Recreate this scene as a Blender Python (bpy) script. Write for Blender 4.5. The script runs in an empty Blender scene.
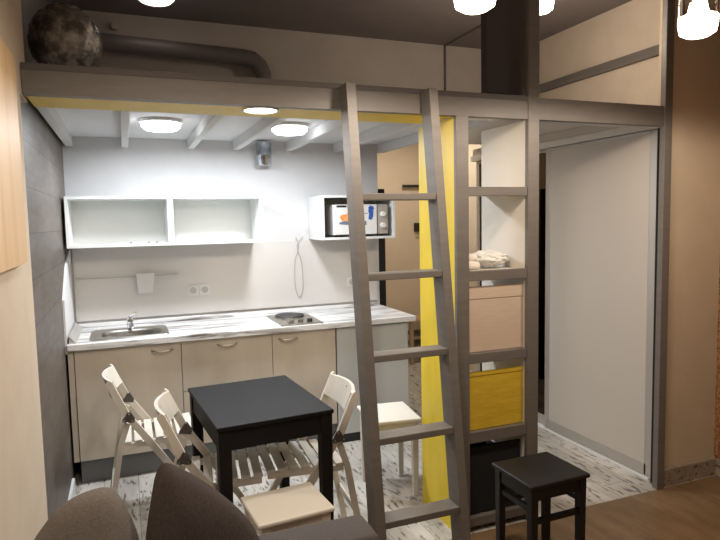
import bpy, bmesh, math, random
from mathutils import Vector, Matrix, noise
PI = math.pi
random.seed(4)
S = bpy.context.scene
COL = S.collection

# ------------------------------------------------------------------ materials
def nd(nt, t, **kw):
    n = nt.nodes.new(t)
    for k, v in kw.items():
        if k in n.inputs: n.inputs[k].default_value = v
        else: setattr(n, k, v)
    return n

def base(name, col=(.5, .5, .5), rough=.5, metal=0., **kw):
    m = bpy.data.materials.new(name); m.use_nodes = True
    b = m.node_tree.nodes['Principled BSDF']
    b.inputs['Base Color'].default_value = (*col, 1)
    b.inputs['Roughness'].default_value = rough
    b.inputs['Metallic'].default_value = metal
    for k, v in kw.items(): b.inputs[k.replace('_', ' ')].default_value = v
    return m, m.node_tree, b

def grained(name, c1, c2, scale=(4, 4, 4), nscale=3., rough=.5, lo=.35, hi=.65, bump=0., detail=5., metal=0., **kw):
    """two tone noise surface; scale stretches the pattern"""
    m, nt, b = base(name, c1, rough, metal, **kw)
    tc = nd(nt, 'ShaderNodeTexCoord'); mp = nd(nt, 'ShaderNodeMapping'); mp.inputs['Scale'].default_value = scale
    nz = nd(nt, 'ShaderNodeTexNoise', Scale=nscale, Detail=detail, Roughness=.6)
    cr = nd(nt, 'ShaderNodeValToRGB')
    cr.color_ramp.elements[0].position = lo; cr.color_ramp.elements[0].color = (*c1, 1)
    cr.color_ramp.elements[1].position = hi; cr.color_ramp.elements[1].color = (*c2, 1)
    L = nt.links.new
    L(tc.outputs['Object'], mp.inputs['Vector']); L(mp.outputs[0], nz.inputs['Vector'])
    L(nz.outputs['Fac'], cr.inputs[0]); L(cr.outputs[0], b.inputs['Base Color'])
    if bump:
        bp = nd(nt, 'ShaderNodeBump', Strength=bump, Distance=.01)
        L(nz.outputs['Fac'], bp.inputs['Height']); L(bp.outputs[0], b.inputs['Normal'])
    return m

def emit(name, col, strength):
    m, nt, b = base(name, (0.9, .9, .9), .5)
    b.inputs['Emission Color'].default_value = (*col, 1)
    b.inputs['Emission Strength'].default_value = strength
    return m

def streak_floor(name, light, mid, dark, plank=.2, lo=.43, rough=.45):
    """laminate boards running along Y with short dark streaks"""
    m, nt, b = base(name, light, rough)
    L = nt.links.new
    tc = nd(nt, 'ShaderNodeTexCoord')
    def nz(sc, s, d):
        mp = nd(nt, 'ShaderNodeMapping'); mp.inputs['Scale'].default_value = sc
        n = nd(nt, 'ShaderNodeTexNoise', Scale=s, Detail=d, Roughness=.55, Distortion=.4)
        L(tc.outputs['Object'], mp.inputs['Vector']); L(mp.outputs[0], n.inputs['Vector']); return n
    a = nz((26, 6, 26), 1.7, 3.); c = nz((6, 2.2, 6), 1., 4.)
    r1 = nd(nt, 'ShaderNodeValToRGB')
    e = r1.color_ramp.elements
    e[0].position = lo - .07; e[0].color = (*dark, 1); e[1].position = lo + .03; e[1].color = (1, 1, 1, 1)
    r2 = nd(nt, 'ShaderNodeValToRGB'); e = r2.color_ramp.elements
    e[0].position = .4; e[0].color = (*mid, 1); e[1].position = .58; e[1].color = (*light, 1)
    mx = nd(nt, 'ShaderNodeMix', data_type='RGBA', blend_type='MULTIPLY'); mx.inputs[0].default_value = 1
    L(a.outputs['Fac'], r1.inputs[0]); L(c.outputs['Fac'], r2.inputs[0])
    L(r2.outputs[0], mx.inputs[6]); L(r1.outputs[0], mx.inputs[7])
    # seams
    mp = nd(nt, 'ShaderNodeMapping'); mp.inputs['Rotation'].default_value = (0, 0, PI / 2)
    br = nd(nt, 'ShaderNodeTexBrick'); br.inputs['Scale'].default_value = 1
    br.inputs['Color1'].default_value = (1, 1, 1, 1); br.inputs['Color2'].default_value = (.86, .86, .86, 1)
    br.inputs['Mortar'].default_value = (.45, .42, .4, 1); br.inputs['Mortar Size'].default_value = .002
    br.inputs['Brick Width'].default_value = 1.3; br.inputs['Row Height'].default_value = plank
    m2 = nd(nt, 'ShaderNodeMix', data_type='RGBA', blend_type='MULTIPLY'); m2.inputs[0].default_value = 1
    L(tc.outputs['Object'], mp.inputs['Vector']); L(mp.outputs[0], br.inputs['Vector'])
    L(mx.outputs[2], m2.inputs[6]); L(br.outputs['Color'], m2.inputs[7])
    L(m2.outputs[2], b.inputs['Base Color'])
    return m

def panelled(name, c1, c2, c3, rot, width, height, rough=.6, stretch=(2, 2, 2), mort=(.02, .018, .016)):
    """planks with tonal variation and streaky grain, in the plane picked by rot"""
    m, nt, b = base(name, c1, rough)
    L = nt.links.new
    tc = nd(nt, 'ShaderNodeTexCoord'); sx = nd(nt, 'ShaderNodeSeparateXYZ'); mp = nd(nt, 'ShaderNodeCombineXYZ')
    L(tc.outputs['Object'], sx.inputs[0]); L(sx.outputs['Y'], mp.inputs['X']); L(sx.outputs['Z'], mp.inputs['Y'])
    br = nd(nt, 'ShaderNodeTexBrick'); br.inputs['Scale'].default_value = 1
    br.inputs['Color1'].default_value = (*c1, 1); br.inputs['Color2'].default_value = (*c2, 1)
    br.inputs['Mortar'].default_value = (*mort, 1); br.inputs['Mortar Size'].default_value = .002
    br.inputs['Brick Width'].default_value = width; br.inputs['Row Height'].default_value = height
    m1 = nd(nt, 'ShaderNodeMapping'); m1.inputs['Scale'].default_value = stretch
    nz = nd(nt, 'ShaderNodeTexNoise', Scale=2.5, Detail=6., Roughness=.65, Distortion=.6)
    cr = nd(nt, 'ShaderNodeValToRGB')
    e = cr.color_ramp.elements; e[0].position = .35; e[0].color = (*c3, 1); e[1].position = .65; e[1].color = (1, 1, 1, 1)
    mx = nd(nt, 'ShaderNodeMix', data_type='RGBA', blend_type='MULTIPLY'); mx.inputs[0].default_value = 1
    L(mp.outputs[0], br.inputs['Vector'])
    L(tc.outputs['Object'], m1.inputs['Vector']); L(m1.outputs[0], nz.inputs['Vector']); L(nz.outputs['Fac'], cr.inputs[0])
    L(br.outputs['Color'], mx.inputs[6]); L(cr.outputs[0], mx.inputs[7]); L(mx.outputs[2], b.inputs['Base Color'])
    return m

M = {}
M['plaster'] = grained('cream_plaster', (.62, .54, .44), (.66, .58, .48), (3, 3, 3), 2, .9)
M['tan'] = grained('tan_plaster', (.58, .48, .35), (.62, .515, .385), (3, 3, 3), 1.5, .9)
M['hall'] = grained('hall_plaster', (.62, .52, .40), (.66, .56, .44), (2, 2, 2), 1.5, .9)
M['white_wall'] = grained('white_plaster', (.65, .645, .65), (.68, .675, .68), (3, 3, 3), 2, .8)
M['upper'] = grained('greige_plaster', (.40, .37, .34), (.44, .41, .37), (3, 3, 3), 1.5, .9)
M['ceil'] = grained('grey_ceiling_paint', (.19, .165, .162), (.21, .183, .18), (3, 3, 3), 1.5, .95)
M['splash'] = base('warm_white_splash_panel', (.66, .64, .61), .45)[0]
M['white_ceiling'] = base('white_ceiling_board', (.66, .66, .66), .8)[0]
M['slate_panel'] = panelled('dark_grey_laminate', (.115, .097, .085), (.175, .15, .132), (.6, .58, .56), (PI / 2, 0, PI / 2), 1.2, .19, .45, (1, 2, 9))
M['floor_white'] = streak_floor('whitewashed_laminate', (.62, .59, .54), (.44, .41, .37), (.22, .2, .19), .19, .42)
M['floor_brown'] = grained('brown_wood_floor', (.17, .105, .052), (.25, .16, .085), (9, 2, 4), 1.6, .45, .35, .65)
M['skirt'] = streak_floor('streaked_skirting', (.44, .38, .31), (.33, .28, .22), (.3, .26, .22), .5, .42)
M['cork'] = grained('orange_cork', (.18, .08, .03), (.48, .25, .10), (1, 1, 1), 60, .9, .4, .6, .3)
M['taupe'] = grained('taupe_paint', (.150, .137, .125), (.176, .160, .147), (2, 2, 14), 3, .5, .35, .65)
M['taupe_dark'] = base('dark_taupe_paint', (.10, .088, .082), .55)[0]
M['yellow'] = grained('yellow_paint', (.76, .56, .03), (.82, .62, .05), (6, 6, 2), 2, .5)
M['column'] = base('dark_plum_grey_paint', (.062, .052, .055), .7)[0]
M['white'] = base('white_laminate', (.74, .75, .74), .35)[0]
M['white_in'] = base('white_laminate_inside', (.76, .77, .74), .5)[0]
M['shelfwhite'] = base('offwhite_laminate', (.72, .68, .62), .5)[0]
M['door_front'] = grained('pale_wood_front', (.55, .49, .41), (.635, .57, .485), (2.2, 2, .8), 2.2, .5, .3, .7)
M['fridge'] = base('pale_grey_enamel', (.56, .59, .59), .35)[0]
M['nickel'] = base('brushed_nickel', (.42, .37, .30), .35, .9)[0]
M['steel'] = base('stainless_steel', (.42, .40, .37), .3, 1.)[0]
M['chrome'] = base('chrome', (.75, .76, .78), .12, 1.)[0]
M['zinc'] = grained('galvanised_zinc', (.35, .38, .42), (.7, .73, .76), (6, 6, 6), 2, .25, .4, .6, metal=1.)
M['alu'] = base('aluminium', (.50, .475, .44), .4, .5)[0]
M['black'] = base('black_paint', (.006, .0055, .006), .5)[0]
M['table_black'] = base('black_brown_table_paint', (.010, .009, .010), .6, 0., Specular_IOR_Level=.2)[0]
M['blackplastic'] = base('black_plastic', (.015, .015, .015), .5)[0]
M['plinth'] = base('grey_plinth', (.15, .155, .16), .45)[0]
M['chair'] = grained('white_painted_wood', (.66, .62, .55), (.73, .69, .62), (12, 12, 3), 2, .45)
M['stool_white'] = base('ivory_painted_wood', (.80, .76, .68), .45)[0]
M['hinge'] = base('dark_steel_hinge', (.13, .125, .115), .5, .6)[0]
M['wardrobe'] = base('beige_door_board', (.56, .51, .45), .4)[0]
M['mirror'] = base('smoked_mirror', (.07, .06, .05), .04, 1.)[0]
M['hot'] = base('hotplate_iron', (.045, .045, .045), .55, .3)[0]
M['box_beige'] = grained('beige_fabric', (.60, .475, .37), (.65, .52, .41), (4, 4, 40), 3, .9)
M['box_yellow'] = grained('mustard_fabric', (.62, .42, .02), (.72, .50, .04), (3, 3, 14), 2, .8, bump=.3)
M['box_black'] = base('black_fabric', (.008, .008, .009), .95)[0]
M['pine'] = grained('pine_wood', (.62, .42, .21), (.76, .56, .33), (10, 5, .5), 2.4, .5, .3, .7)
M['pine_edge'] = grained('pine_edge', (.45, .26, .11), (.58, .36, .17), (10, 5, .7), 3, .55)
M['sofa'] = grained('charcoal_upholstery', (.075, .067, .065), (.10, .09, .087), (1, 1, 1), 160, .95, .35, .65, .35)
M['cush_brown'] = grained('dark_brown_cushion_fabric', (.048, .038, .036), (.075, .061, .057), (60, 60, 12), 4, .97, .3, .7, .3)
M['cush_grey'] = grained('grey_cushion_fabric', (.17, .153, .14), (.21, .19, .175), (1, 1, 1), 150, .95, .35, .65, .3)
M['duct'] = base('grey_painted_duct', (.13, .11, .105), .5)[0]
M['glassy'] = base('clear_glass', (1, 1, 1), .03, 0., Transmission_Weight=1., IOR=1.45)[0]
M['lamp_cool'] = emit('cool_diffuser', (.93, .96, 1.), 9.)
M['lamp_warm'] = emit('warm_bulb', (1., .82, .62), 12.)
M['lamp_dim'] = emit('dim_diffuser', (1., .85, .78), 2.5)
M['lamp_spot'] = emit('neutral_diffuser', (1., .95, .88), 12.)
M['cream_text'] = grained('cream_textile', (.74, .70, .62), (.84, .80, .72), (40, 8, 8), 2, .9, bump=.3)
M['bag'] = grained('crumpled_clear_plastic', (.74, .72, .69), (.86, .85, .82), (9, 9, 9), 2, .25, bump=1.)
M['wrap'] = grained('crumpled_cellophane', (.16, .155, .15), (.66, .64, .62), (9, 9, 9), 2.6, .10, .44, .68, 1., metal=.35)
M['cable'] = base('pale_grey_cable', (.50, .48, .45), .6)[0]
M['gap_shade'] = base('painted_gap_shade', (.012, .010, .009), .8)[0]  # near-black that stands in for the shade in the wardrobe door gap
M['tan_wood'] = base('tan_wood', (.42, .30, .19), .6)[0]
M['sticker_orange'] = grained('orange_food_print', (.75, .2, .04), (.8, .45, .16), (30, 30, 30), 3, .5, .4, .6)
M['sticker_blue'] = base('blue_print', (.02, .10, .42), .5)[0]
M['sticker_grey'] = base('grey_blue_print', (.16, .19, .26), .5)[0]
M['silver'] = base('silver_plastic', (.50, .48, .45), .35, .4)[0]
M['red'] = base('red_dot', (.5, .03, .02), .4)[0]

def marble():
    m, nt, b = base('marbled_worktop', (.8, .8, .8), .3)
    L = nt.links.new
    tc = nd(nt, 'ShaderNodeTexCoord'); mp = nd(nt, 'ShaderNodeMapping')
    mp.inputs['Scale'].default_value = (1.1, 11, 11); mp.inputs['Rotation'].default_value = (0, 0, .05)
    n = nd(nt, 'ShaderNodeTexNoise', Scale=1.6, Detail=5., Roughness=.6, Distortion=.8)
    r = nd(nt, 'ShaderNodeValToRGB'); e = r.color_ramp.elements
    e[0].position = .36; e[0].color = (.17, .15, .14, 1); e[1].position = .52; e[1].color = (.76, .76, .76, 1)
    x = r.color_ramp.elements.new(.43); x.color = (.40, .38, .37, 1)
    L(tc.outputs['Object'], mp.inputs['Vector']); L(mp.outputs[0], n.inputs['Vector'])
    L(n.outputs['Fac'], r.inputs[0]); L(r.outputs[0], b.inputs['Base Color'])
    return m
M['marble'] = marble()

# ------------------------------------------------------------------ mesh helpers
class MB:
    def __init__(s): s.bm = bmesh.new()
    def box(s, x0, x1, y0, y1, z0, z1, bev=0., seg=2):
        r = bmesh.ops.create_cube(s.bm, size=1.)
        v = r['verts']
        for q in v:
            q.co = Vector(((x0 + x1) / 2 + q.co.x * (x1 - x0), (y0 + y1) / 2 + q.co.y * (y1 - y0), (z0 + z1) / 2 + q.co.z * (z1 - z0)))
        if bev > 0:
            es = list({e for q in v for e in q.link_edges})
            bmesh.ops.bevel(s.bm, geom=es, offset=bev, segments=seg, profile=.5, affect='EDGES')
        return s
    def bar(s, p, q, w, h, up=(0, 0, 1), bev=0.):
        """box beam from p to q, w across, h along 'up'"""
        p, q = Vector(p), Vector(q); d = (q - p); Ln = d.length; d.normalize()
        u = Vector(up); sx = d.cross(u).normalized(); uu = sx.cross(d).normalized()
        r = bmesh.ops.create_cube(s.bm, size=1.); v = r['verts']
        for k in v: k.co = p + d * (k.co.x + .5) * Ln + sx * k.co.y * w + uu * k.co.z * h
        if bev > 0:
            es = list({e for k in v for e in k.link_edges})
            bmesh.ops.bevel(s.bm, geom=es, offset=bev, segments=2, profile=.5, affect='EDGES')
        return s
    def prism(s, pts, axis, a, b):
        """2-D outline extruded along axis from a to b"""
        def P(u, v, t):
            return Vector({'x': (t, u, v), 'y': (u, t, v), 'z': (u, v, t)}[axis])
        A = [s.bm.verts.new(P(u, v, a)) for u, v in pts]; B = [s.bm.verts.new(P(u, v, b)) for u, v in pts]
        n = len(pts)
        s.bm.faces.new(A[::-1]); s.bm.faces.new(B)
        for i in range(n): s.bm.faces.new((A[i], A[(i + 1) % n], B[(i + 1) % n], B[i]))
        return s
    def tube(s, pts, r, n=10, cap=True):
        pts = [Vector(p) for p in pts]; rings = []
        ref = Vector((0, 0, 1))
        for i, p in enumerate(pts):
            d = (pts[min(i + 1, len(pts) - 1)] - pts[max(i - 1, 0)]).normalized()
            if abs(d.dot(ref)) > .95: ref2 = Vector((0, 1, 0))
            else: ref2 = ref
            a = d.cross(ref2).normalized(); b = d.cross(a).normalized()
            if rings:
                # keep frame continuous
                pa = prev - d * prev.dot(d)
                if pa.length > 1e-4: a = pa.normalized(); b = d.cross(a).normalized()
            prev = a
            rr = r[i] if isinstance(r, (list, tuple)) else r
            rings.append([s.bm.verts.new(p + a * math.cos(2 * PI * k / n) * rr + b * math.sin(2 * PI * k / n) * rr) for k in range(n)])
        for A, B in zip(rings, rings[1:]):
            for k in range(n): s.bm.faces.new((A[k], A[(k + 1) % n], B[(k + 1) % n], B[k]))
        if cap: s.bm.faces.new(rings[0][::-1]); s.bm.faces.new(rings[-1])
        return s
    def lathe(s, prof, c=(0, 0, 0), n=28, axis='z'):
        """profile [(r, h)...] turned about axis through c"""
        c = Vector(c); rings = []
        def P(r, h, t):
            x, y = r * math.cos(t), r * math.sin(t)
            return c + Vector({'z': (x, y, h), 'y': (x, h, y), 'x': (h, x, y)}[axis])
        for r, h in prof:
            if r < 1e-5: rings.append([s.bm.verts.new(P(0, h, 0))])
            else: rings.append([s.bm.verts.new(P(r, h, 2 * PI * k / n)) for k in range(n)])
        for A, B in zip(rings, rings[1:]):
            if len(A) == 1 and len(B) == 1: continue
            for k in range(n):
                a = [A[0]] if len(A) == 1 else [A[k], A[(k + 1) % n]]
                b = [B[0]] if len(B) == 1 else [B[(k + 1) % n], B[k]]
                s.bm.faces.new(a + b)
        for R_ in (rings[0], rings[-1]):
            if len(R_) > 2:
                try: s.bm.faces.new(R_)
                except ValueError: pass
        return s
    def build(s, name, mat, parent=None, world=True, smooth=False, kind=None):
        bmesh.ops.recalc_face_normals(s.bm, faces=s.bm.faces)
        if parent is not None and world:
            root = Matrix.Identity(4); p = parent
            chain = []
            while p is not None: chain.append(p); p = p.parent
            for p in reversed(chain):
                root = root @ (Matrix.Translation(p.location) @ Matrix.Rotation(p.rotation_euler.z, 4, 'Z'))
            s.bm.transform(root.inverted())
        me = bpy.data.meshes.new(name); s.bm.to_mesh(me); s.bm.free()
        o = bpy.data.objects.new(name, me); COL.objects.link(o)
        me.materials.append(M[mat] if isinstance(mat, str) else mat)
        if parent is not None: o.parent = parent
        if smooth:
            for p in me.polygons: p.use_smooth = True
            me.set_sharp_from_angle(angle=math.radians(38))
        if kind: o['kind'] = kind
        return o

def thing(name, label, cat, loc=(0, 0, 0), rz=0., group=None):
    o = bpy.data.objects.new(name, None); COL.objects.link(o); o.empty_display_size = .1
    o.location = loc; o.rotation_euler = (0, 0, rz); o['label'] = label; o['category'] = cat
    if group: o['group'] = group
    return o
def tag(o, label, cat, group=None):
    o['label'] = label; o['category'] = cat
    if group: o['group'] = group
    return o
def rebase(o, loc):
    """put a single-mesh thing's origin at its base"""
    loc = Vector(loc); o.data.transform(Matrix.Translation(-loc)); o.location = loc; return o
def struct(name, mb, mat, **k): return mb.build(name, mat, kind='structure', **k)
def dup(root, loc, rz, label, group=None):
    r = root.copy(); COL.objects.link(r); r.location = loc; r.rotation_euler = (0, 0, rz); r['label'] = label
    if group: r['group'] = group
    for ch in list(root.children):
        c = ch.copy(); COL.objects.link(c); c.parent = r
        for g in list(ch.children):
            d = g.copy(); COL.objects.link(d); d.parent = c
    return r

WL, WR, YB, YF, ZC = -.318, 3.2, 4.45, -2.6, 2.96
YL = 2.45                                        # front of the loft
# ------------------------------------------------------------------ setting
struct('floor', MB().box(-.45, WR + .1, YF, 2.445, -.08, 0), 'floor_brown')
struct('floor_kitchen', MB().box(-.45, WR + .1, 2.445, 6.2, -.08, 0), 'floor_white')
struct('ceiling', MB().box(-.45, WR + .1, YF, 4.55, ZC, ZC + .08), 'ceil')
struct('wall_left', MB().prism([(YF, 0), (2.405, 0), (2.405, 2.01), (2.58, 2.01), (2.58, ZC), (YF, ZC)], 'x', -.45, WL), 'plaster')
struct('wall_left_kitchen', MB().prism([(2.4055, 0), (4.55, 0), (4.55, ZC), (2.5805, ZC), (2.5805, 2.0095), (2.4055, 2.0095)], 'x', -.45, -.362), 'slate_panel')
struct('wall_back', MB().box(-.362, 1.895, YB, YB + .1, 0, 2.18), 'white_wall')
struct('wall_back_upper', MB().box(-.362, WR, YB, YB + .1, 2.18, ZC), 'upper')
struct('wall_right', MB().box(WR, WR + .1, 2.56, 6.2, 0, ZC), 'plaster')
struct('wall_right_cork', MB().box(WR, WR + .1, YF, 2.56, 0, ZC), 'cork')
struct('wall_stub', MB().box(2.77, WR, 2.476, 2.54, 0, ZC), 'tan')
struct('wall_front', MB().box(-.45, WR + .1, YF - .1, YF, 0, ZC), 'plaster')
struct('wall_hall', MB().box(1.8, WR + .1, 6.1, 6.2, 0, 2.6), 'hall')
struct('wall_hall_left', MB().box(1.8, 1.895, YB + .1, 6.1, 0, 2.6), 'hall')
struct('ceiling_hall', MB().box(1.8, WR, YB + .1, 6.1, 2.55, 2.6), 'white_ceiling')
struct('baseboard_right', MB().box(2.77, WR, 2.448, 2.476, 0, .10), 'skirt')
struct('baseboard_cork', MB().box(WR - .014, WR, YF, 2.462, 0, .10), 'skirt')
struct('baseboard_left', MB().box(-.362, -.348, 2.41, 3.8, 0, .07), 'white')
struct('baseboard_hall', MB().box(1.9, WR, 6.086, 6.1, 0, .08), 'tan_wood')
struct('trim_1', MB().box(WR - .035, WR, 2.6, YB, 2.545, 2.605), 'taupe')                         # ledge along the upper right wall
struct('trim_2', MB().box(2.505, 2.52, YB - .012, YB, 2.2, ZC), 'taupe_dark')                     # seam on the upper back wall
struct('trim_3', MB().box(2.505, 2.52, 2.0, YB - .012, ZC - .01, ZC), 'taupe_dark')               # seam on the ceiling
struct('trim_4', MB().box(1.672, 1.904, 2.555, 2.60, 2.16, ZC), 'column')                            # dark boxed column above the shelf unit

# backsplash
struct('wall_backsplash', MB().box(-.338, 1.87, YB - .012, YB, .90, 1.40), 'splash')
sp = MB(); sp.prism([(3.835, .80), (4.43, .80), (4.43, 1.41), (4.1, 1.30), (3.835, 1.12)], 'x', -.361, -.350)
struct('wall_side_splash', sp, 'white_wall')

# ------------------------------------------------------------------ loft platform
loft = thing('loft_platform', 'taupe timber loft bed platform with yellow underside edge spanning above the kitchen', 'loft', (1.2, YL, 0))
ZB, ZT = 2.018, 2.122
MB().box(WL + .002, 1.837, YL, YL + .04, ZB, ZT - .018).build('fascia', 'taupe', loft)
MB().box(1.905, 2.714, YL, YL + .04, ZB, ZT).build('fascia', 'taupe', loft)
MB().box(WL + .002, 1.837, YL - .004, YL + .13, ZT - .018, ZT + .004).build('ledge', 'taupe_dark', loft)
MB().box(-.31, 1.437, YL + .041, YL + .265, ZB + .001, ZB + .03).build('soffit', 'yellow', loft)
MB().box(-.31, 2.71, YL + .041, YL + .26, ZB + .03, ZT - .02).build('edge_beam', 'white_ceiling', loft)
for i, xc in enumerate((-.32, .025, .458, .78, 1.168, 1.545, 1.915)):
    MB().box(xc - .022, xc + .022, YL + .262, YB - .002, 2.072, 2.138, .003).build('joist', 'white_ceiling', loft)
MB().box(-.35, 1.937, YL + .13, YB - .002, 2.138, 2.156).build('deck', 'white_ceiling', loft)
MB().box(1.937, WR - .005, 2.6, 4.1, 2.122, 2.156).build('deck', 'shelfwhite', loft)
MB().box(1.937, WR - .005, 4.1, YB - .002, 2.18, 2.20).build('deck', 'shelfwhite', loft)
# posts
MB().box(1.838, 1.904, YL - .004, YL + .022, 0, ZC - .002, .003).build('post', 'taupe', loft)
MB().box(2.715, 2.768, YL - .01, YL + .025, 0, ZC - .002, .003).build('post', 'taupe', loft)

# ------------------------------------------------------------------ shelf unit under the loft
sh = thing('shelf_unit', 'tall narrow open shelf unit with taupe front frame and bright yellow outer side panel', 'shelf unit', (1.66, 2.68, 0))
MB().box(1.438, 1.505, YL - .004, YL + .020, 0, ZB, .003).build('post', 'taupe', sh)
MB().box(1.440, 1.456, YL + .0205, 2.83, 0, ZB - .002).build('side_panel', 'yellow', sh)['label'] = 'bright yellow side panel'
MB().box(1.840, 1.858, YL + .0225, 2.86, 0, ZB - .002).build('side_panel', 'shelfwhite', sh)['label'] = 'off-white right side panel'
for z0, z1 in ((1.650, 1.693), (1.246, 1.294), (.846, .894), (.452, .506), (.03, .075)):
    f = MB().box(1.506, 1.8375, YL + .002, YL + .03, z0, z1, .002).build('shelf_rail', 'taupe', sh)
    MB().box(1.4565, 1.8395, YL + .031, 2.82, z0 + .012, z1 - .004).build('shelf_board', 'shelfwhite', sh)
def crate(label, x0, x1, z0, z1, mat, rim, y0=2.484, y1=2.80):
    t = thing('storage_box', label, 'storage box', ((x0 + x1) / 2, (y0 + y1) / 2, z0), 0, None)
    th = .008
    m = MB(); m.box(x0, x1, y0, y1, z0, z0 + th)
    m.box(x0, x1, y0, y0 + th, z0 + th, z1); m.box(x0, x1, y1 - th, y1, z0 + th, z1 - .10)
    m.box(x0, x0 + th, y0 + th, y1 - th, z0 + th, z1 - .10); m.box(x1 - th, x1, y0 + th, y1 - th, z0 + th, z1 - .10)
    m.build('body', mat, t)
    m = MB(); m.box(x0 - .001, x1 + .001, y0 - .003, y0, z1 - rim, z1, .001)
    m.build('rim_band', mat, t)
    return t
crate('beige fabric storage box, upper of the boxes in the shelf unit', 1.508, 1.836, .895, 1.215, 'box_beige', .06)
crate('yellow fabric storage box in the shelf unit below the beige box', 1.508, 1.836, .507, .795, 'box_yellow', .02)
crate('black fabric storage box in the bottom bay of the shelf unit', 1.508, 1.822, .076, .42, 'box_black', .02)

def blob(mb, c, r, amp, sc, seed=0, sub=4):
    rr = bmesh.ops.create_icosphere(mb.bm, subdivisions=sub, radius=1.)
    for v in rr['verts']:
        n = v.co.normalized()
        k = 1 + amp * (noise.noise(n * sc + Vector((seed, 0, 0))) + .5 * noise.noise(n * sc * 2.7 + Vector((0, seed, 0))))
        v.co = Vector(c) + Vector((n.x * r[0], n.y * r[1], n.z * r[2])) * k
    return mb
bag = blob(MB(), (1.725, 2.62, 1.337), (.095, .10, .040), .32, 2.4, 3).build('plastic_bag', 'bag', smooth=True)
for v in bag.data.vertices: v.co.z = max(v.co.z, 1.295)
rebase(bag, (1.725, 2.62, 1.294)); tag(bag, 'crumpled clear plastic bag lying on the second shelf of the shelf unit', 'bag')
tw = MB()
for k, (dy, dz) in enumerate(((0, 0), (.05, 0), (.025, .034))):
    tw.tube([(1.515, 2.55 + dy, 1.315 + dz), (1.57, 2.55 + dy, 1.316 + dz), (1.62, 2.553 + dy, 1.312 + dz)], [.019, .021, .018], 12)
tw = tw.build('rolled_cloth', 'cream_text', smooth=True); rebase(tw, (1.56, 2.57, 1.294))
tag(tw, 'rolled cream cloth at the left end of the second shelf', 'cloth')

# ------------------------------------------------------------------ ladder
ld = thing('ladder', 'taupe wooden ladder with flat treads leaning against the loft', 'ladder', (1.09, 2.12, 0))
def lyz(z): return 2.358 - .134 * (2.125 - z)
dirv = Vector((0, .134, 1)).normalized()
for x0, x1 in ((.871, .911), (1.253, 1.293)):
    m = MB(); d = .095
    pts = [(lyz(0), 0), (lyz(2.112), 2.112), (lyz(2.112) + d - .012, 2.112), (lyz(0) + d, 0)]
    m.prism(pts, 'x', x0, x1)
    m.build('rail', 'taupe', ld)
for k in range(6):
    zc = 1.643 - .33 * k if k < 5 else None
    if zc is None or zc < .1: continue
    y = lyz(zc)
    MB().box(.9115, 1.2525, y + .004, y + .092, zc - .014, zc + .014, .003).build('tread', 'taupe', ld)

# ------------------------------------------------------------------ kitchen base
YKF = 3.84
def handle(parent, xc, zc, y):
    m = MB(); w = .062
    pts = []
    for i in range(9):
        t = i / 8 * 2 - 1
        pts.append((xc + t * w, y - .004 - .028 * (1 - t * t) ** .5 if abs(t) < 1 else y - .001, zc - .006 * (1 - t * t)))
    m.tube(pts, .0052, 8)
    m.build('handle', 'nickel', parent, smooth=True)
def cabinet(label, x0, x1, fronts, hx):
    t = thing('base_cabinet', label, 'cabinet', ((x0 + x1) / 2, 4.13, 0), 0)
    a, b = x0 + .001, x1 - .001
    MB().prism([(a, .145), (b, .145), (b, .818), (b - .016, .818), (b - .016, .161), (a + .016, .161), (a + .016, .818), (a, .818)], 'y', YKF + .02, 4.43).build('body', 'white_in', t)
    MB().box(x0 + .001, x1 - .001, YKF + .035, YKF + .05, 0, .144).build('plinth', 'plinth', t)
    for j, (nm, z0, z1) in enumerate(fronts):
        d = MB().box(x0 + .002, x1 - .002, YKF, YKF + .018, z0, z1, .0015).build(nm, 'door_front', t)
        if j == 0: handle(d, hx, .776, YKF)
    return t
cabinet('pale wood sink cabinet with one door at the left end of the counter', -.318, .287, [('door', .147, .816)], .175)
cabinet('pale wood drawer cabinet in the middle between sink cabinet and hob cabinet', .287, .862, [('drawer', .497, .816), ('drawer', .147, .493)], .57)
cabinet('pale wood cabinet with one door under the hob beside the fridge', .862, 1.303, [('door', .147, .816)], .97)
fl = MB().box(-.35, -.32, YKF + .004, YKF + .022, .145, .818); fl = fl.build('filler_strip', 'door_front')
rebase(fl, (-.335, YKF, .145)); tag(fl, 'narrow pale wood filler strip between the sink cabinet and the dark wall', 'filler strip')
fr = thing('fridge', 'pale grey under-counter fridge at the right end of the counter', 'fridge', (1.58, 4.13, 0))
MB().box(1.312, 1.855, YKF + .045, 4.42, .03, .812, .004).build('body', 'fridge', fr)
MB().box(1.312, 1.855, YKF, YKF + .04, .06, .812, .008).build('door', 'fridge', fr)
MB().box(1.32, 1.845, YKF + .01, YKF + .03, 0, .055).build('plinth', 'blackplastic', fr)

# worktop with sink opening
wt = thing('worktop', 'white worktop with grey marbled streaks running along the back wall', 'worktop', (.78, 4.12, .82))
SX0, SX1, SY0, SY1 = -.235, .225, 3.88, 4.24
m = MB(); y0, y1 = 3.805, 4.436
m.box(-.349, SX0 + .02, y0, y1, .821, .859, .003); m.box(SX1 - .02, 1.90, y0, y1, .821, .859, .003)
m.box(SX0 + .02, SX1 - .02, y0, SY0 + .02, .821, .859, .003); m.box(SX0 + .02, SX1 - .02, SY1 - .02, y1, .821, .859, .003)
m.build('slab', 'marble', wt)
MB().box(-.33, 1.87, 4.405, 4.437, .8595, .886, .004).build('upstand', 'marble', wt)
m = MB(); m.prism([(-.339, .8595), (-.30, .8595), (-.339, .905)], 'y', 3.84, 4.40); m.build('end_trim', 'silver', wt)
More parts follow.
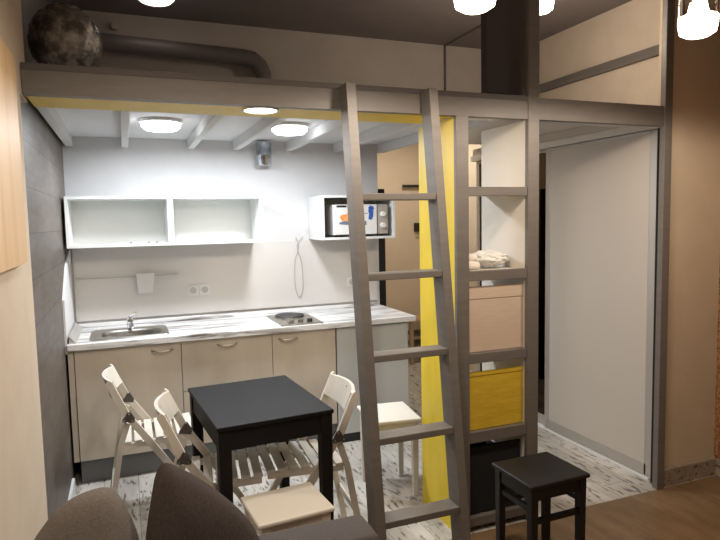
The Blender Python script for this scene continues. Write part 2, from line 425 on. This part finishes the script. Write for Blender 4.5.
# sink
sk = thing('sink', 'stainless steel sink with oval bowl set in the worktop', 'sink', (0, 4.09, .72))
m = MB(); n = 40
def ring(cx, cy, a, b, z, p=3.2):
    r = []
    for k in range(n):
        t = 2 * PI * k / n; c, s_ = math.cos(t), math.sin(t)
        r.append(m.bm.verts.new((cx + a * math.copysign(abs(c) ** (2 / p), c), cy + b * math.copysign(abs(s_) ** (2 / p), s_), z)))
    return r
cx, cy = -.005, 4.06
rs = [ring(cx, cy, .232, .182, .8605, 12), ring(cx, cy, .228, .178, .866, 12), ring(cx + .01, cy - .015, .185, .125, .864, 3), ring(cx + .01, cy - .015, .176, .116, .855, 3), ring(cx + .01, cy - .015, .165, .106, .74, 3), ring(cx + .01, cy - .015, .13, .08, .728, 2.6), ring(cx + .01, cy - .015, .03, .03, .722, 2)]
for A, B in zip(rs, rs[1:]):
    for k in range(n): m.bm.faces.new((A[k], A[(k + 1) % n], B[(k + 1) % n], B[k]))
m.bm.faces.new(rs[-1])
m.build('basin', 'steel', sk, smooth=True)
MB().lathe([(.0, .003), (.024, .003), (.028, 0)], (cx + .01, cy - .015, .7225), 20).build('drain', 'chrome', sk, smooth=True)
fc = thing('faucet', 'chrome single-lever mixer tap standing behind the sink', 'faucet', (0, 4.19, .866))
m = MB(); m.lathe([(.026, 0), (.026, .006), (.021, .012), (.019, .058), (.021, .062), (.020, .076), (.0, .082)], (0, 4.19, .8665), 20)
m.build('body', 'chrome', fc, smooth=True)
MB().tube([(0, 4.18, .896), (.004, 4.14, .906), (.008, 4.09, .902), (.009, 4.075, .890)], [.013, .011, .010, .010], 12).build('spout', 'chrome', fc, smooth=True)
MB().bar((0, 4.195, .946), (.036, 4.17, .972), .016, .008, bev=.002).build('lever', 'chrome', fc)
# hob
hb = thing('hob', 'steel and black one-plate electric hob set in the worktop', 'hob', (1.07, 4.03, .859))
MB().box(.925, 1.215, 3.82, 4.28, .8595, .868, .003).build('tray', 'steel', hb)
MB().lathe([(.105, 0), (.105, .006), (.10, .012), (.0, .012)], (1.07, 4.17, .868), 36).build('hotplate', 'hot', hb, smooth=True)
MB().lathe([(.113, 0), (.113, .004), (.106, .004), (.106, 0)], (1.07, 4.17, .868), 36).build('trim_ring', 'chrome', hb, smooth=True)
for x in (1.01, 1.075, 1.14):
    k_ = MB().lathe([(.019, 0), (.018, .018), (.0, .02)], (x, 3.90, .868), 20).build('knob', 'steel' if x < 1.1 else 'blackplastic', hb, smooth=True)

# wall cabinets
def wallcab(label, x0, x1, y0, mat='white'):
    t = thing('wall_cabinet', label, 'wall cabinet', ((x0 + x1) / 2, 4.27, 1.408), 0)
    th = .017; z0, z1 = 1.408, 1.728; y1 = YB - .014
    MB().box(x0, x0 + th, y0, y1, z0, z1).build('side', mat, t)
    MB().box(x1 - th, x1, y0, y1, z0, z1).build('side', mat, t)
    m = MB(); m.box(x0 + th, x1 - th, y0, y1, z1 - th, z1); m.build('top', mat, t)
    m = MB(); m.box(x0 + th, x1 - th, y0, y1, z0, z0 + th); m.build('bottom', mat, t)
    MB().box(x0 + th, x1 - th, y1 - .006, y1, z0 + th, z1 - th).build('back', 'white_in', t)
    return t
wallcab('white open wall cabinet above the sink, the leftmost one', -.342, .277, 4.1)
wallcab('white open wall cabinet, empty, in the middle of the wall above the drawers', .279, .880, 4.1)
wallcab('white open wall cabinet holding the microwave', 1.312, 1.885, 4.1)
for x in (.03, .14, .19):
    b_ = MB().lathe([(.0, 0), (.007, .0), (.007, .006), (.0, .012)], (x, 4.16, 1.4255), 10).build('screw', 'nickel', smooth=True)
    rebase(b_, (x, 4.16, 1.4255)); tag(b_, 'tiny metal screw lying in the leftmost wall cabinet', 'screw', 'screws in the left wall cabinet')

# microwave
mw = thing('microwave', 'small silver and white microwave with stickers inside the right wall cabinet', 'microwave', (1.615, 4.25, 1.426))
MB().box(1.40, 1.832, 4.135, 4.40, 1.440, 1.662, .006).build('body', 'silver', mw)
for x in (1.43, 1.80): MB().lathe([(.012, 0), (.012, .014)], (x, 4.16, 1.426), 12).build('foot', 'blackplastic', mw)
dr = MB().box(1.402, 1.742, 4.112, 4.134, 1.442, 1.660, .004).build('door', 'white', mw)
MB().box(1.425, 1.50, 4.109, 4.1115, 1.642, 1.655).build('dark_strip', 'blackplastic', dr)
MB().box(1.742, 1.744, 4.11, 4.134, 1.442, 1.660).build('door_gap', 'blackplastic', mw)
MB().box(1.745, 1.831, 4.114, 4.134, 1.442, 1.660, .004).build('control_panel', 'silver', mw)
for z in (1.588, 1.505):
    MB().lathe([(.0, -.022), (.018, -.02), (.020, 0)], (1.788, 4.114, z), 20, 'y').build('knob', 'white', mw, smooth=True)
def poly_card(pts, y, mat, name, parent, d=.0012):
    m = MB(); m.prism(pts, 'y', y - d, y); return m.build(name, mat, parent)
def fan(cx, cz, rx, rz, seed, n=14):
    r = random.Random(seed); return [(cx + rx * (.75 + .3 * r.random()) * math.cos(2 * PI * k / n), cz + rz * (.7 + .35 * r.random()) * math.sin(2 * PI * k / n)) for k in range(n)]
poly_card(fan(1.50, 1.565, .055, .034, 1), 4.1115, 'sticker_orange', 'food_sticker', dr)
poly_card(fan(1.535, 1.577, .03, .03, 5), 4.110, 'sticker_orange', 'food_sticker', dr)
poly_card(fan(1.49, 1.527, .05, .016, 2), 4.1108, 'sticker_grey', 'food_sticker', dr)
poly_card(fan(1.552, 1.515, .012, .03, 3), 4.1105, 'sticker_grey', 'food_sticker', dr)
poly_card(fan(1.695, 1.632, .024, .024, 9), 4.1115, 'sticker_blue', 'blue_sticker', dr)
poly_card([(1.668, 1.625), (1.688, 1.61), (1.712, 1.615), (1.708, 1.57), (1.695, 1.548), (1.672, 1.552), (1.678, 1.59)], 4.1108, 'sticker_blue', 'blue_sticker', dr)
poly_card([(1.62, 1.592), (1.665, 1.592), (1.665, 1.597), (1.62, 1.597)], 4.1112, 'sticker_grey', 'small_print', dr)
poly_card([(1.60, 1.54), (1.655, 1.54), (1.655, 1.51), (1.60, 1.51)], 4.1112, 'sticker_grey', 'small_print', dr)

# vent stub
vt = MB().lathe([(.052, 0), (.055, .004), (.055, .07), (.057, .073), (.055, .076), (.055, .166), (.0, .166)], (.965, 4.37, 1.955), 32).build('vent_pipe', 'zinc', smooth=True)
rebase(vt, (.965, 4.37, 1.955)); tag(vt, 'short galvanised vent pipe stub under the loft ceiling on the kitchen wall', 'pipe')
vl = thing('wall_rail', 'thin white utensil rail on the backsplash above the sink', 'rail', (0, 4.43, 1.19))
MB().tube([(-.33, 4.422, 1.191), (.335, 4.422, 1.191)], .0045, 8).build('rod', 'cable', vl, smooth=True)
for x in (-.31, .315): MB().box(x - .006, x + .006, 4.42, 4.4375, 1.185, 1.197).build('bracket', 'cable', vl)
cu = MB(); cu.prism([(.052, 1.21), (.172, 1.21), (.158, 1.075), (.063, 1.075)], 'y', 4.372, 4.4165)
cu = cu.build('utensil_holder', 'white'); rebase(cu, (.11, 4.39, 1.075)); tag(cu, 'white plastic utensil holder hanging on the rail over the sink', 'holder')
def socket(x, z, label, grp=None):
    t = thing('wall_socket', label, 'socket', (x, YB - .012, z), 0, grp)
    MB().box(x - .038, x + .038, YB - .019, YB - .0125, z - .038, z + .038, .003).build('plate', 'white', t)
    MB().lathe([(.0, 0), (.021, 0), (.024, -.006)], (x, YB - .019, z), 20, 'y').build('face', 'cable', t, smooth=True)
    for s in (-.009, .009): MB().lathe([(.0, -.001), (.0035, -.001), (.0035, 0)], (x + s, YB - .0195, z), 8, 'y').build('hole', 'blackplastic', t)
socket(.432, 1.068, 'white wall socket on the backsplash, left one of the pair')
socket(.514, 1.068, 'white wall socket on the backsplash, right one of the pair')
socket(1.651, 1.06, 'single white wall socket on the backsplash right of the hob')
cb = MB(); P_ = [(1.205, 1.425), (1.225, 1.36), (1.193, 1.24), (1.187, 1.09), (1.20, 1.0), (1.222, .967), (1.243, 1.0), (1.252, 1.09), (1.243, 1.24), (1.212, 1.36), (1.258, 1.43)]
def cat(P, k=6):
    out = []
    for i in range(len(P) - 1):
        p0, p1, p2, p3 = P[max(i - 1, 0)], P[i], P[i + 1], P[min(i + 2, len(P) - 1)]
        for j in range(k):
            t = j / k
            out.append(tuple(.5 * ((2 * b) + (c - a) * t + (2 * a - 5 * b + 4 * c - d) * t * t + (3 * b - a - 3 * c + d) * t ** 3) for a, b, c, d in zip(p0, p1, p2, p3)))
    out.append(P[-1]); return out
cb.tube([(x, 4.432, z) for x, z in cat(P_)], .0038, 6); cb = cb.build('hanging_cable', 'cable', smooth=True)
rebase(cb, (1.222, 4.43, .967)); tag(cb, 'pale looped cable hanging on the backsplash above the hob', 'cable')

# ------------------------------------------------------------------ lamps
def plafond(x, y, ztop, r, label, mat='lamp_cool', power=0, color=(1, 1, 1), h=.06):
    t = thing('ceiling_lamp', label, 'lamp', (x, y, ztop - h), 0)
    MB().lathe([(.0, 0), (r * .95, 0), (r * .95, -.016), (r * .88, -.02), (0, -.02)], (x, y, ztop - .001), 40).build('base', 'white', t, smooth=True)
    MB().lathe([(r * .87, -.0205), (r * .86, -h * .6), (r * .7, -h * .9), (0, -h)], (x, y, ztop - .001), 40).build('diffuser', mat, t, smooth=True)
    if power:
        la = bpy.data.lights.new('lamp_light', 'AREA'); la.shape = 'DISK'; la.size = r * 1.7; la.energy = power; la.color = color
        lo = bpy.data.objects.new('lamp_light', la); COL.objects.link(lo); lo.location = (x, y, ztop - h - .006)
    return t
COOL = (.90, .95, 1.); WARM = (1., .84, .68)
plafond(.218, 3.655, 2.138, .125, 'round glowing ceiling lamp under the loft above the sink', power=17, color=COOL)
plafond(.968, 3.635, 2.138, .125, 'round glowing ceiling lamp under the loft above the hob', power=17, color=COOL)
plafond(.24, 3.98, ZC, .13, 'round lamp on the dark upper ceiling above the loft', mat='lamp_dim', power=.2, color=(1, .85, .75))
rd = thing('recessed_downlight', 'round recessed downlight glowing in the yellow loft edge', 'lamp', (.555, YL + .095, ZB - .006))
MB().lathe([(.078, 0), (.078, -.004), (.07, -.006), (.066, -.001), (.066, 0)], (.555, YL + .095, ZB + .0005), 36).build('ring', 'white', rd, smooth=True)
MB().lathe([(.065, -.001), (.05, -.005), (0, -.006)], (.555, YL + .095, ZB), 36).build('diffuser', 'lamp_spot', rd, smooth=True)
la = bpy.data.lights.new('downlight', 'AREA'); la.shape = 'DISK'; la.size = .12; la.energy = 5; la.color = (1, .93, .85)
lo = bpy.data.objects.new('downlight', la); COL.objects.link(lo); lo.location = (.555, YL + .095, ZB - .012)

def pendant(x, y, zb, label, power, r=.070, bare=False):
    t = thing('pendant_lamp', label, 'lamp', (x, y, zb), 0)
    H_ = .17
    m = MB(); m.lathe([(r, .05), (r, H_), (r - .004, H_), (r - .004, .05)], (x, y, zb), 32); m.build('glass_shade', 'glassy', t, smooth=True)
    m = MB(); m.lathe([(0, 0), (r * .6, .004), (r * .92, .018), (r, .05), (r, .075), (r * .55, .09), (r * .42, .13), (0, .135)], (x, y, zb), 32)
    m.build('bulb', 'lamp_warm', t, smooth=True)
    m = MB(); m.lathe([(.022, .14), (.026, .15), (.026, .20), (.008, .215)], (x, y, zb), 20); m.build('socket', 'nickel', t, smooth=True)
    m = MB(); m.lathe([(.0, H_ + .012), (r + .004, H_ + .01), (r + .004, H_ + .002), (r - .002, H_)], (x, y, zb), 32); m.build('cap', 'nickel', t, smooth=True)
    MB().tube([(x, y, zb + .20), (x, y, ZC - .03)], .0035, 8).build('cord', 'blackplastic', t)
    MB().lathe([(.05, -.03), (.05, 0)], (x, y, ZC - .001), 24).build('canopy', 'nickel', t)
    la = bpy.data.lights.new('pendant_light', 'POINT' if bare else 'SPOT'); la.energy = power; la.color = WARM; la.shadow_soft_size = .06
    if not bare: la.spot_size = math.radians(178); la.spot_blend = .25
    lo = bpy.data.objects.new('pendant_light', la); COL.objects.link(lo); lo.location = (x, y, zb - .075)
    return t
pendant(1.103, 1.75, 2.222, 'glowing glass pendant lamp left of the dark column', 28)
pendant(2.105, 1.75, 2.228, 'glowing glass pendant lamp at the upper right in front of the tan wall', 30)
pendant(2.264, 2.9, 2.70, 'glowing pendant lamp above the loft just behind the tall post', 14, bare=True)
pendant(.30, .9, 2.42, 'unseen glass pendant lamp added over the sofa to light the left wall', 34)  # out of view, added to brighten the left wall and the front
plafond(2.6, 5.2, 2.55, .12, 'round ceiling lamp in the entrance hall', mat='lamp_warm', power=11, color=(1, .90, .76))

# ------------------------------------------------------------------ duct and wrapped ball above the loft
du = MB(); du.tube([(-.35, 4.34, 2.745), (.3, 4.34, 2.725), (.82, 4.34, 2.71), (.90, 4.34, 2.70), (.95, 4.34, 2.66), (.975, 4.34, 2.60), (.98, 4.34, 2.53), (.98, 4.34, 2.157)], .055, 20)
du = du.build('vent_duct', 'duct', smooth=True); rebase(du, (.98, 4.34, 2.157)); tag(du, 'dark grey vent duct bending down onto the loft deck behind the beam', 'duct')
hk = MB().lathe([(.022, 0), (.022, -.03), (.0, -.034)], (.0, YB, 2.868), 16, 'y').build('round_fitting', 'upper', smooth=True)
rebase(hk, (0, YB, 2.868)); tag(hk, 'small round grey fitting high on the upper back wall', 'fitting')
ba = blob(MB(), (-.192, 2.82, 2.303), (.136, .15, .152), .06, 4.5, 7, 5).build('wrapped_ball', 'wrap', smooth=True)
for v in ba.data.vertices: v.co.z = max(v.co.z, 2.157)
rebase(ba, (-.186, 2.82, 2.156)); tag(ba, 'large round ball wrapped in crumpled shiny plastic on the loft', 'ball')

# ------------------------------------------------------------------ wardrobe
wd = thing('wardrobe', 'built-in wardrobe with beige sliding door and aluminium frames at the right', 'wardrobe', (2.98, 3.5, 0))
XW = 2.775
MB().box(XW + .06, WR - .005, 2.565, 4.445, .0, 2.05).build('body', 'shelfwhite', wd)
MB().box(XW, XW + .075, 2.541, 4.48, 2.022, 2.066, .002).build('top_track', 'shelfwhite', wd)
MB().box(XW, XW + .06, 2.553, 4.445, 2.067, 2.12).build('fascia', 'wardrobe', wd)
MB().box(XW - .008, XW + .055, 2.553, 4.45, 0, .012, .001).build('bottom_track', 'white', wd)
def sdoor(y0, y1, x, mat, nm):
    d = MB().box(x + .004, x + .014, y0 + .02, y1 - .02, .05, 2.0).build(nm, mat, wd)
    for a, b in ((y0, y0 + .052), (y1 - .045, y1)): MB().box(x, x + .02, a, b, .016, 2.018, .003).build('stile', 'alu', d)
    MB().box(x, x + .02, y0 + .036, y1 - .036, .016, .085, .002).build('bottom_rail', 'alu', d)
    MB().box(x, x + .02, y0 + .036, y1 - .036, 2.0, 2.018, .002).build('top_rail', 'alu', d)
sdoor(2.546, 3.50, XW + .004, 'wardrobe', 'sliding_door')
sdoor(3.46, 4.445, XW + .033, 'mirror', 'mirror_door')
MB().box(XW - .009, XW - .0055, 2.480, 2.535, .0, 2.02).build('side_gap_shade', 'gap_shade', wd)  # solid dark strips painted in place of the shade between door and post
MB().box(XW + .03, XW + .058, 2.541, 2.552, .013, 2.02).build('side_gap_shade', 'gap_shade', wd)

# ------------------------------------------------------------------ hall things
bp_ = MB().box(1.945, 2.02, 4.60, 4.63, 0, 1.80, .003).build('tall_panel', 'blackplastic'); rebase(bp_, (1.982, 4.615, 0))
tag(bp_, 'narrow tall black panel standing just behind the end of the kitchen wall', 'panel')
cr_ = thing('coat_rack', 'black bar coat rack on the beige hall wall', 'coat rack', (3.0, 6.09, 1.9))
MB().box(2.88, 3.14, 6.05, 6.07, 1.895, 1.925, .003).build('bar', 'blackplastic', cr_)
for x in (2.92, 3.10): MB().box(x - .01, x + .01, 6.07, 6.0995, 1.90, 1.92).build('bracket', 'blackplastic', cr_)
ic = thing('intercom', 'small black box mounted on the beige hall wall', 'intercom', (3.07, 6.09, 1.4))
MB().box(3.03, 3.11, 6.065, 6.0995, 1.40, 1.50, .006).build('housing', 'blackplastic', ic)
MB().box(3.05, 3.09, 6.08, 6.0995, 1.34, 1.37, .004).build('handset', 'silver', ic)
rk = thing('shoe_rack', 'low tan wooden bench rack with dark slats in the hall beyond the counter', 'rack', (3.0, 5.8, 0))
for x in (2.77, 3.15):
    for y in (5.66, 5.92): MB().box(x - .018, x + .018, y - .018, y + .018, 0, .46, .002).build('leg', 'tan_wood', rk)
MB().box(2.74, 3.18, 5.63, 5.95, .461, .49, .003).build('top', 'tan_wood', rk)
for z in (.19, .30):
    for k in range(4): MB().box(2.79, 3.13, 5.66 + k * .075, 5.70 + k * .075, z, z + .016).build('slat', 'taupe_dark', rk)

# ------------------------------------------------------------------ pine board
pb = thing('wall_board', 'light pine board hanging on the near left wall', 'board', (WL + .02, 1.75, 1.43))
pr_ = MB(); pr_.box(WL + .001, WL + .016, 1.28, 2.168, 1.437, 2.062, .002); pr_.build('backing', 'pine_edge', pb)
MB().box(WL + .0165, WL + .030, 1.28, 2.115, 1.437, 2.062, .002).build('front', 'pine', pb)

# ------------------------------------------------------------------ table, stools
def table(name, label, cat, loc, rz, w, d, h, top_t, leg, mat, apron=.07, inset=.012, stretch=None, group=None, round_=.004):
    t = thing(name, label, cat, loc, rz, group)
    MB().box(-w / 2, w / 2, -d / 2, d / 2, h - top_t, h, round_, 3).build('top', mat, t, world=False)
    for sx in (-1, 1):
        for sy in (-1, 1):
            x = sx * (w / 2 - inset - leg / 2); y = sy * (d / 2 - inset - leg / 2)
            m = MB(); r = bmesh.ops.create_cube(m.bm, size=1.)
            for v in r['verts']:
                z = (v.co.z + .5) * (h - top_t - .0005); k = 1 if v.co.z > 0 else .82
                v.co = Vector((x + v.co.x * leg * k, y + v.co.y * leg * k, z))
            bmesh.ops.bevel(m.bm, geom=list(m.bm.edges), offset=.002, segments=1, affect='EDGES')
            m.build('leg', mat, t, world=False)
    X = w / 2 - inset - leg; Y = d / 2 - inset - leg; z1 = h - top_t - .0005; z0 = z1 - apron; o = .006
    for s in (-1, 1):
        yy = s * (d / 2 - inset - o); MB().box(-X - .001, X + .001, min(yy, yy - s * .018), max(yy, yy - s * .018), z0, z1).build('apron', mat, t, world=False)
        xx = s * (w / 2 - inset - o); MB().box(min(xx, xx - s * .018), max(xx, xx - s * .018), -Y - .001, Y + .001, z0, z1).build('apron', mat, t, world=False)
    if stretch:
        zs = stretch
        for s in (-1, 1):
            yy = s * (d / 2 - inset - leg / 2); MB().box(-X - .003, X + .003, yy - .009, yy + .009, zs, zs + .022).build('stretcher', mat, t, world=False)
            xx = s * (w / 2 - inset - leg / 2); MB().box(xx - .009, xx + .009, -Y - .003, Y + .003, zs + .05, zs + .072).build('stretcher', mat, t, world=False)
    return t
table('dining_table', 'small black rectangular dining table with square legs in the kitchen', 'table', (.52, 2.69, 0), math.radians(4.3), .50, .655, .744, .018, .052, 'table_black', .085, .006)
table('stool', 'black wooden stool with stretchers standing in front of the shelf unit', 'stool', (1.641, 2.095, 0), math.radians(1.5), .315, .28, .45, .02, .036, 'black', .055, .012, .27, None, .008)
table('stool', 'ivory wooden stool between the sofa and the black table', 'stool', (.537, 2.232, 0), math.radians(5), .305, .262, .45, .02, .036, 'stool_white', .05, .014, .2, None, .008)
table('stool', 'ivory wooden stool behind the ladder beside the yellow panel', 'stool', (1.352, 3.08, 0), math.radians(-7), .29, .33, .45, .022, .036, 'stool_white', .055, .014, None, None, .008)

# ------------------------------------------------------------------ folding chairs
def folding_chair(label, loc, rz, group=None):
    """local: faces +x, u=0 at the backrest top, width along y"""
    t = thing('folding_chair', label, 'chair', loc, rz, group)
    W = .195
    for s in (-1, 1):
        y = s * (W - .011)
        # long post: backrest to front foot, slightly bent at the hinge
        m = MB()
        P = [(-.016, .775), (.010, .782), (.028, .765)]
        path = [(0, .77), (.078, .592), (.185, .44), (.47, .0)]
        wd_ = .019
        front = [(.015, .775), (.092, .602), (.198, .450), (.486, .0)]
        back = [(-.015, .764), (.062, .590), (.168, .434), (.460, .0)]
        m.prism(back + front[::-1] + [(0, .786)], 'y', y - .010, y + .010)
        post = m.build('post', 'chair', t, world=False)
        # rear leg
        m = MB(); yi = y
        m.prism([(.060, .578), (-.060, .0), (-.030, .0), (.096, .578)][::-1], 'y', yi - .010 + s * .0205, yi + .010 + s * .0205) if False else m.prism([(.064, .560), (.026, .44), (-.050, .0), (-.022, .0), (.054, .44), (.090, .545)], 'y', yi - .010 - s * .0215, yi + .010 - s * .0215)
        m.build('leg', 'chair', t, world=False)
        # hinge plate
        m = MB(); m.prism([(.052, .568), (.108, .560), (.114, .575), (.094, .612), (.080, .616)], 'y', y + s * .0102, y + s * .0135)
        m.prism([(.052, .568), (.108, .560), (.114, .575), (.094, .612), (.080, .616)], 'y', y - s * .0135, y - s * .0102)
        h_ = m.build('hinge', 'hinge', t, world=False)
        m = MB()
        for (a, b) in ((.063, .574), (.102, .570), (.087, .605)): m.lathe([(.0, s * .0018), (.0045, s * .001), (.005, 0)], (a, y + s * .0136, b), 8, 'y')
        m.build('rivet', 'chrome', h_, world=False)
    # curved backrest
    m = MB(); n = 12; A = []; B = []
    wi = W - .022
    for i in range(n + 1):
        s_ = -1 + 2 * i / n; bow = -.040 * (1 - s_ * s_)
        A.append((bow, s_ * wi)); B.append((bow + .013, s_ * wi))
    vs = []
    for (u, y), (u2, _) in zip(A, B):
        arch = .012 * (1 - (y / wi) ** 2)
        vs.append([m.bm.verts.new((u + .004, y, .775 + arch * .3)), m.bm.verts.new((u2 + .006, y, .775 + arch * .3)), m.bm.verts.new((u2 + .046, y, .680 - arch)), m.bm.verts.new((u + .036, y, .680 - arch))])
    for a, b in zip(vs, vs[1:]):
        for k in range(4): m.bm.faces.new((a[k], a[(k + 1) % 4], b[(k + 1) % 4], b[k]))
    m.bm.faces.new(vs[0]); m.bm.faces.new(vs[-1][::-1])
    br = m.build('backrest', 'chair', t, world=False, smooth=True)
    MB().tube([(-.012, .0, .752), (-.0205, .0, .752)], .009, 12).build('knot', 'hinge', br, world=False)
    # seat: two side rails and cross slats
    wi = W - .045
    z = .450
    for s in (-1, 1):
        seat = MB(); seat.prism([(.055, .415), (.40, .425), (.40, .452), (.055, .440)], 'y', s * wi - .010, s * wi + .010)
        seat.build('seat_rail', 'chair', t, world=False)
    for k in range(7):
        u = .055 + k * .052
        MB().bar((u + .018, -wi - .012, .448 + k * .0018), (u + .018, wi + .012, .448 + k * .0018), .034, .010, bev=.002).build('seat_slat', 'chair', t, world=False)
    # cross bars
    MB().bar((-.008, -W + .045, .20), (-.008, W - .045, .20), .012, .030).build('crossbar', 'chair', t, world=False)
    MB().bar((.36, -W + .022, .19), (.36, W - .022, .19), .030, .012).build('crossbar', 'chair', t, world=False)
    return t
c1 = folding_chair('white wooden folding chair nearest the sink cabinet, its back to the dark wall', (-.115, 3.345, 0), 0)
dup(c1, (.115, 2.695, 0), math.radians(-6), 'white wooden folding chair at the left side of the black table, close to the sofa')
dup(c1, (.937, 2.655, 0), math.radians(180 - 3.5), 'white wooden folding chair at the right side of the black table, beside the ladder')

# ------------------------------------------------------------------ sofa and cushions
sf = thing('sofa', 'low charcoal fabric sofa with cushions leaning on its backrest, in front of the table', 'sofa', (.18, 1.3, 0))
MB().box(-.31, .665, .92, 1.60, .08, .30, .02, 3).build('base', 'sofa', sf, smooth=True)
MB().box(-.30, .52, .90, 1.575, .302, .44, .04, 4).build('seat_cushion', 'sofa', sf, smooth=True)
MB().box(-.315, .675, 1.60, 1.765, .05, .60, .022, 4).build('backrest', 'sofa', sf, smooth=True)
MB().box(.54, .675, .92, 1.598, .302, .60, .022, 4).build('armrest', 'sofa', sf, smooth=True)
for x in (-.26, .62):
    for y in (.98, 1.68): MB().box(x - .02, x + .02, y - .02, y + .02, 0, .05 if y > 1.5 else .08).build('leg', 'black', sf)
def cushion(label, outline, t, mat, base_z):
    """soft cushion: closed outline of 3-D points in a leaning plane, puffed out on both sides"""
    pts = [Vector(q) for q in outline]
    sm = [Vector(q) for q in cat([tuple(q) for q in pts] + [tuple(pts[0])], 5)[:-1]]
    N = len(sm); ctr = sum(sm, Vector()) / N
    nr = Vector((0, -1, .28)).normalized(); m = MB(); R_ = 12
    rim = [m.bm.verts.new(p) for p in sm]
    for side in (1, -1):
        prev = rim
        for k in range(1, R_):
            f = 1 - k / R_
            cur = []
            for p in sm:
                q = ctr + (p - ctr) * f
                h = t * (1 - f ** 2.6) ** .5
                q = q + nr * side * h + nr * .008 * noise.noise(q * 8 + Vector((side, 0, 0)))
                cur.append(m.bm.verts.new(q))
            for a in range(N): m.bm.faces.new((prev[a], prev[(a + 1) % N], cur[(a + 1) % N], cur[a]))
            prev = cur
        c = m.bm.verts.new(ctr + nr * side * t)
        for a in range(N): m.bm.faces.new((prev[a], prev[(a + 1) % N], c))
    o = m.build('cushion', mat, smooth=True)
    for p in o.data.polygons: p.use_smooth = True
    rebase(o, (ctr.x, ctr.y, base_z)); tag(o, label, 'cushion'); return o
cushion('grey fabric cushion leaning on the sofa back, nearest the left wall',
        [(-.30, 1.43, .47), (-.290, 1.48, .68), (-.246, 1.516, .802), (-.205, 1.532, .86), (-.172, 1.54, .889), (-.128, 1.545, .908), (-.079, 1.547, .913), (-.053, 1.543, .898), (-.03, 1.531, .857), (-.005, 1.509, .776), (-.012, 1.48, .67), (-.04, 1.43, .47), (-.14, 1.42, .455)], .055, 'cush_grey', .441)
cushion('dark brown pointed fabric cushion leaning on the sofa back beside the grey cushion',
        [(.07, 1.43, .47), (.04, 1.46, .60), (.008, 1.497, .736), (.01, 1.512, .789), (.026, 1.534, .866), (.041, 1.55, .924), (.062, 1.556, .946), (.095, 1.552, .932), (.156, 1.54, .888), (.227, 1.521, .821), (.269, 1.505, .764), (.303, 1.483, .684), (.36, 1.45, .56), (.36, 1.43, .47), (.20, 1.42, .455)], .06, 'cush_brown', .441)

# ------------------------------------------------------------------ camera
yaw, pitch, roll, fpx = -3.70626274e-01, 8.38324857e-02, -2.01767742e-02, 599.794
B_ = Matrix(((1, 0, 0), (0, 0, -1), (0, 1, 0)))
cy_, sy_ = math.cos(yaw), math.sin(yaw); Ry = Matrix(((cy_, sy_, 0), (-sy_, cy_, 0), (0, 0, 1)))
cp, sp_ = math.cos(pitch), math.sin(pitch); Rp = Matrix(((1, 0, 0), (0, cp, -sp_), (0, sp_, cp)))
cr2, sr = math.cos(roll), math.sin(roll); Rr = Matrix(((cr2, -sr, 0), (sr, cr2, 0), (0, 0, 1)))
W2C = Rr @ Rp @ B_ @ Ry                              # world -> (right, down, forward)
right, down, fwd = W2C[0], W2C[1], W2C[2]
mw_ = Matrix(((right.x, -down.x, -fwd.x, 0), (right.y, -down.y, -fwd.y, 0), (right.z, -down.z, -fwd.z, 1.55), (0, 0, 0, 1)))
cd = bpy.data.cameras.new('camera'); cam = bpy.data.objects.new('camera', cd); COL.objects.link(cam)
cam.matrix_world = mw_; cd.sensor_width = 36; cd.lens = 36 * fpx / 720; cd.clip_start = .05
S.camera = cam

w = bpy.data.worlds.new('world'); S.world = w; w.use_nodes = True
w.node_tree.nodes['Background'].inputs[0].default_value = (.02, .018, .016, 1)
S.view_settings.view_transform = 'Standard'; S.view_settings.look = 'None'
S.view_settings.exposure = 0.08; S.view_settings.gamma = 1
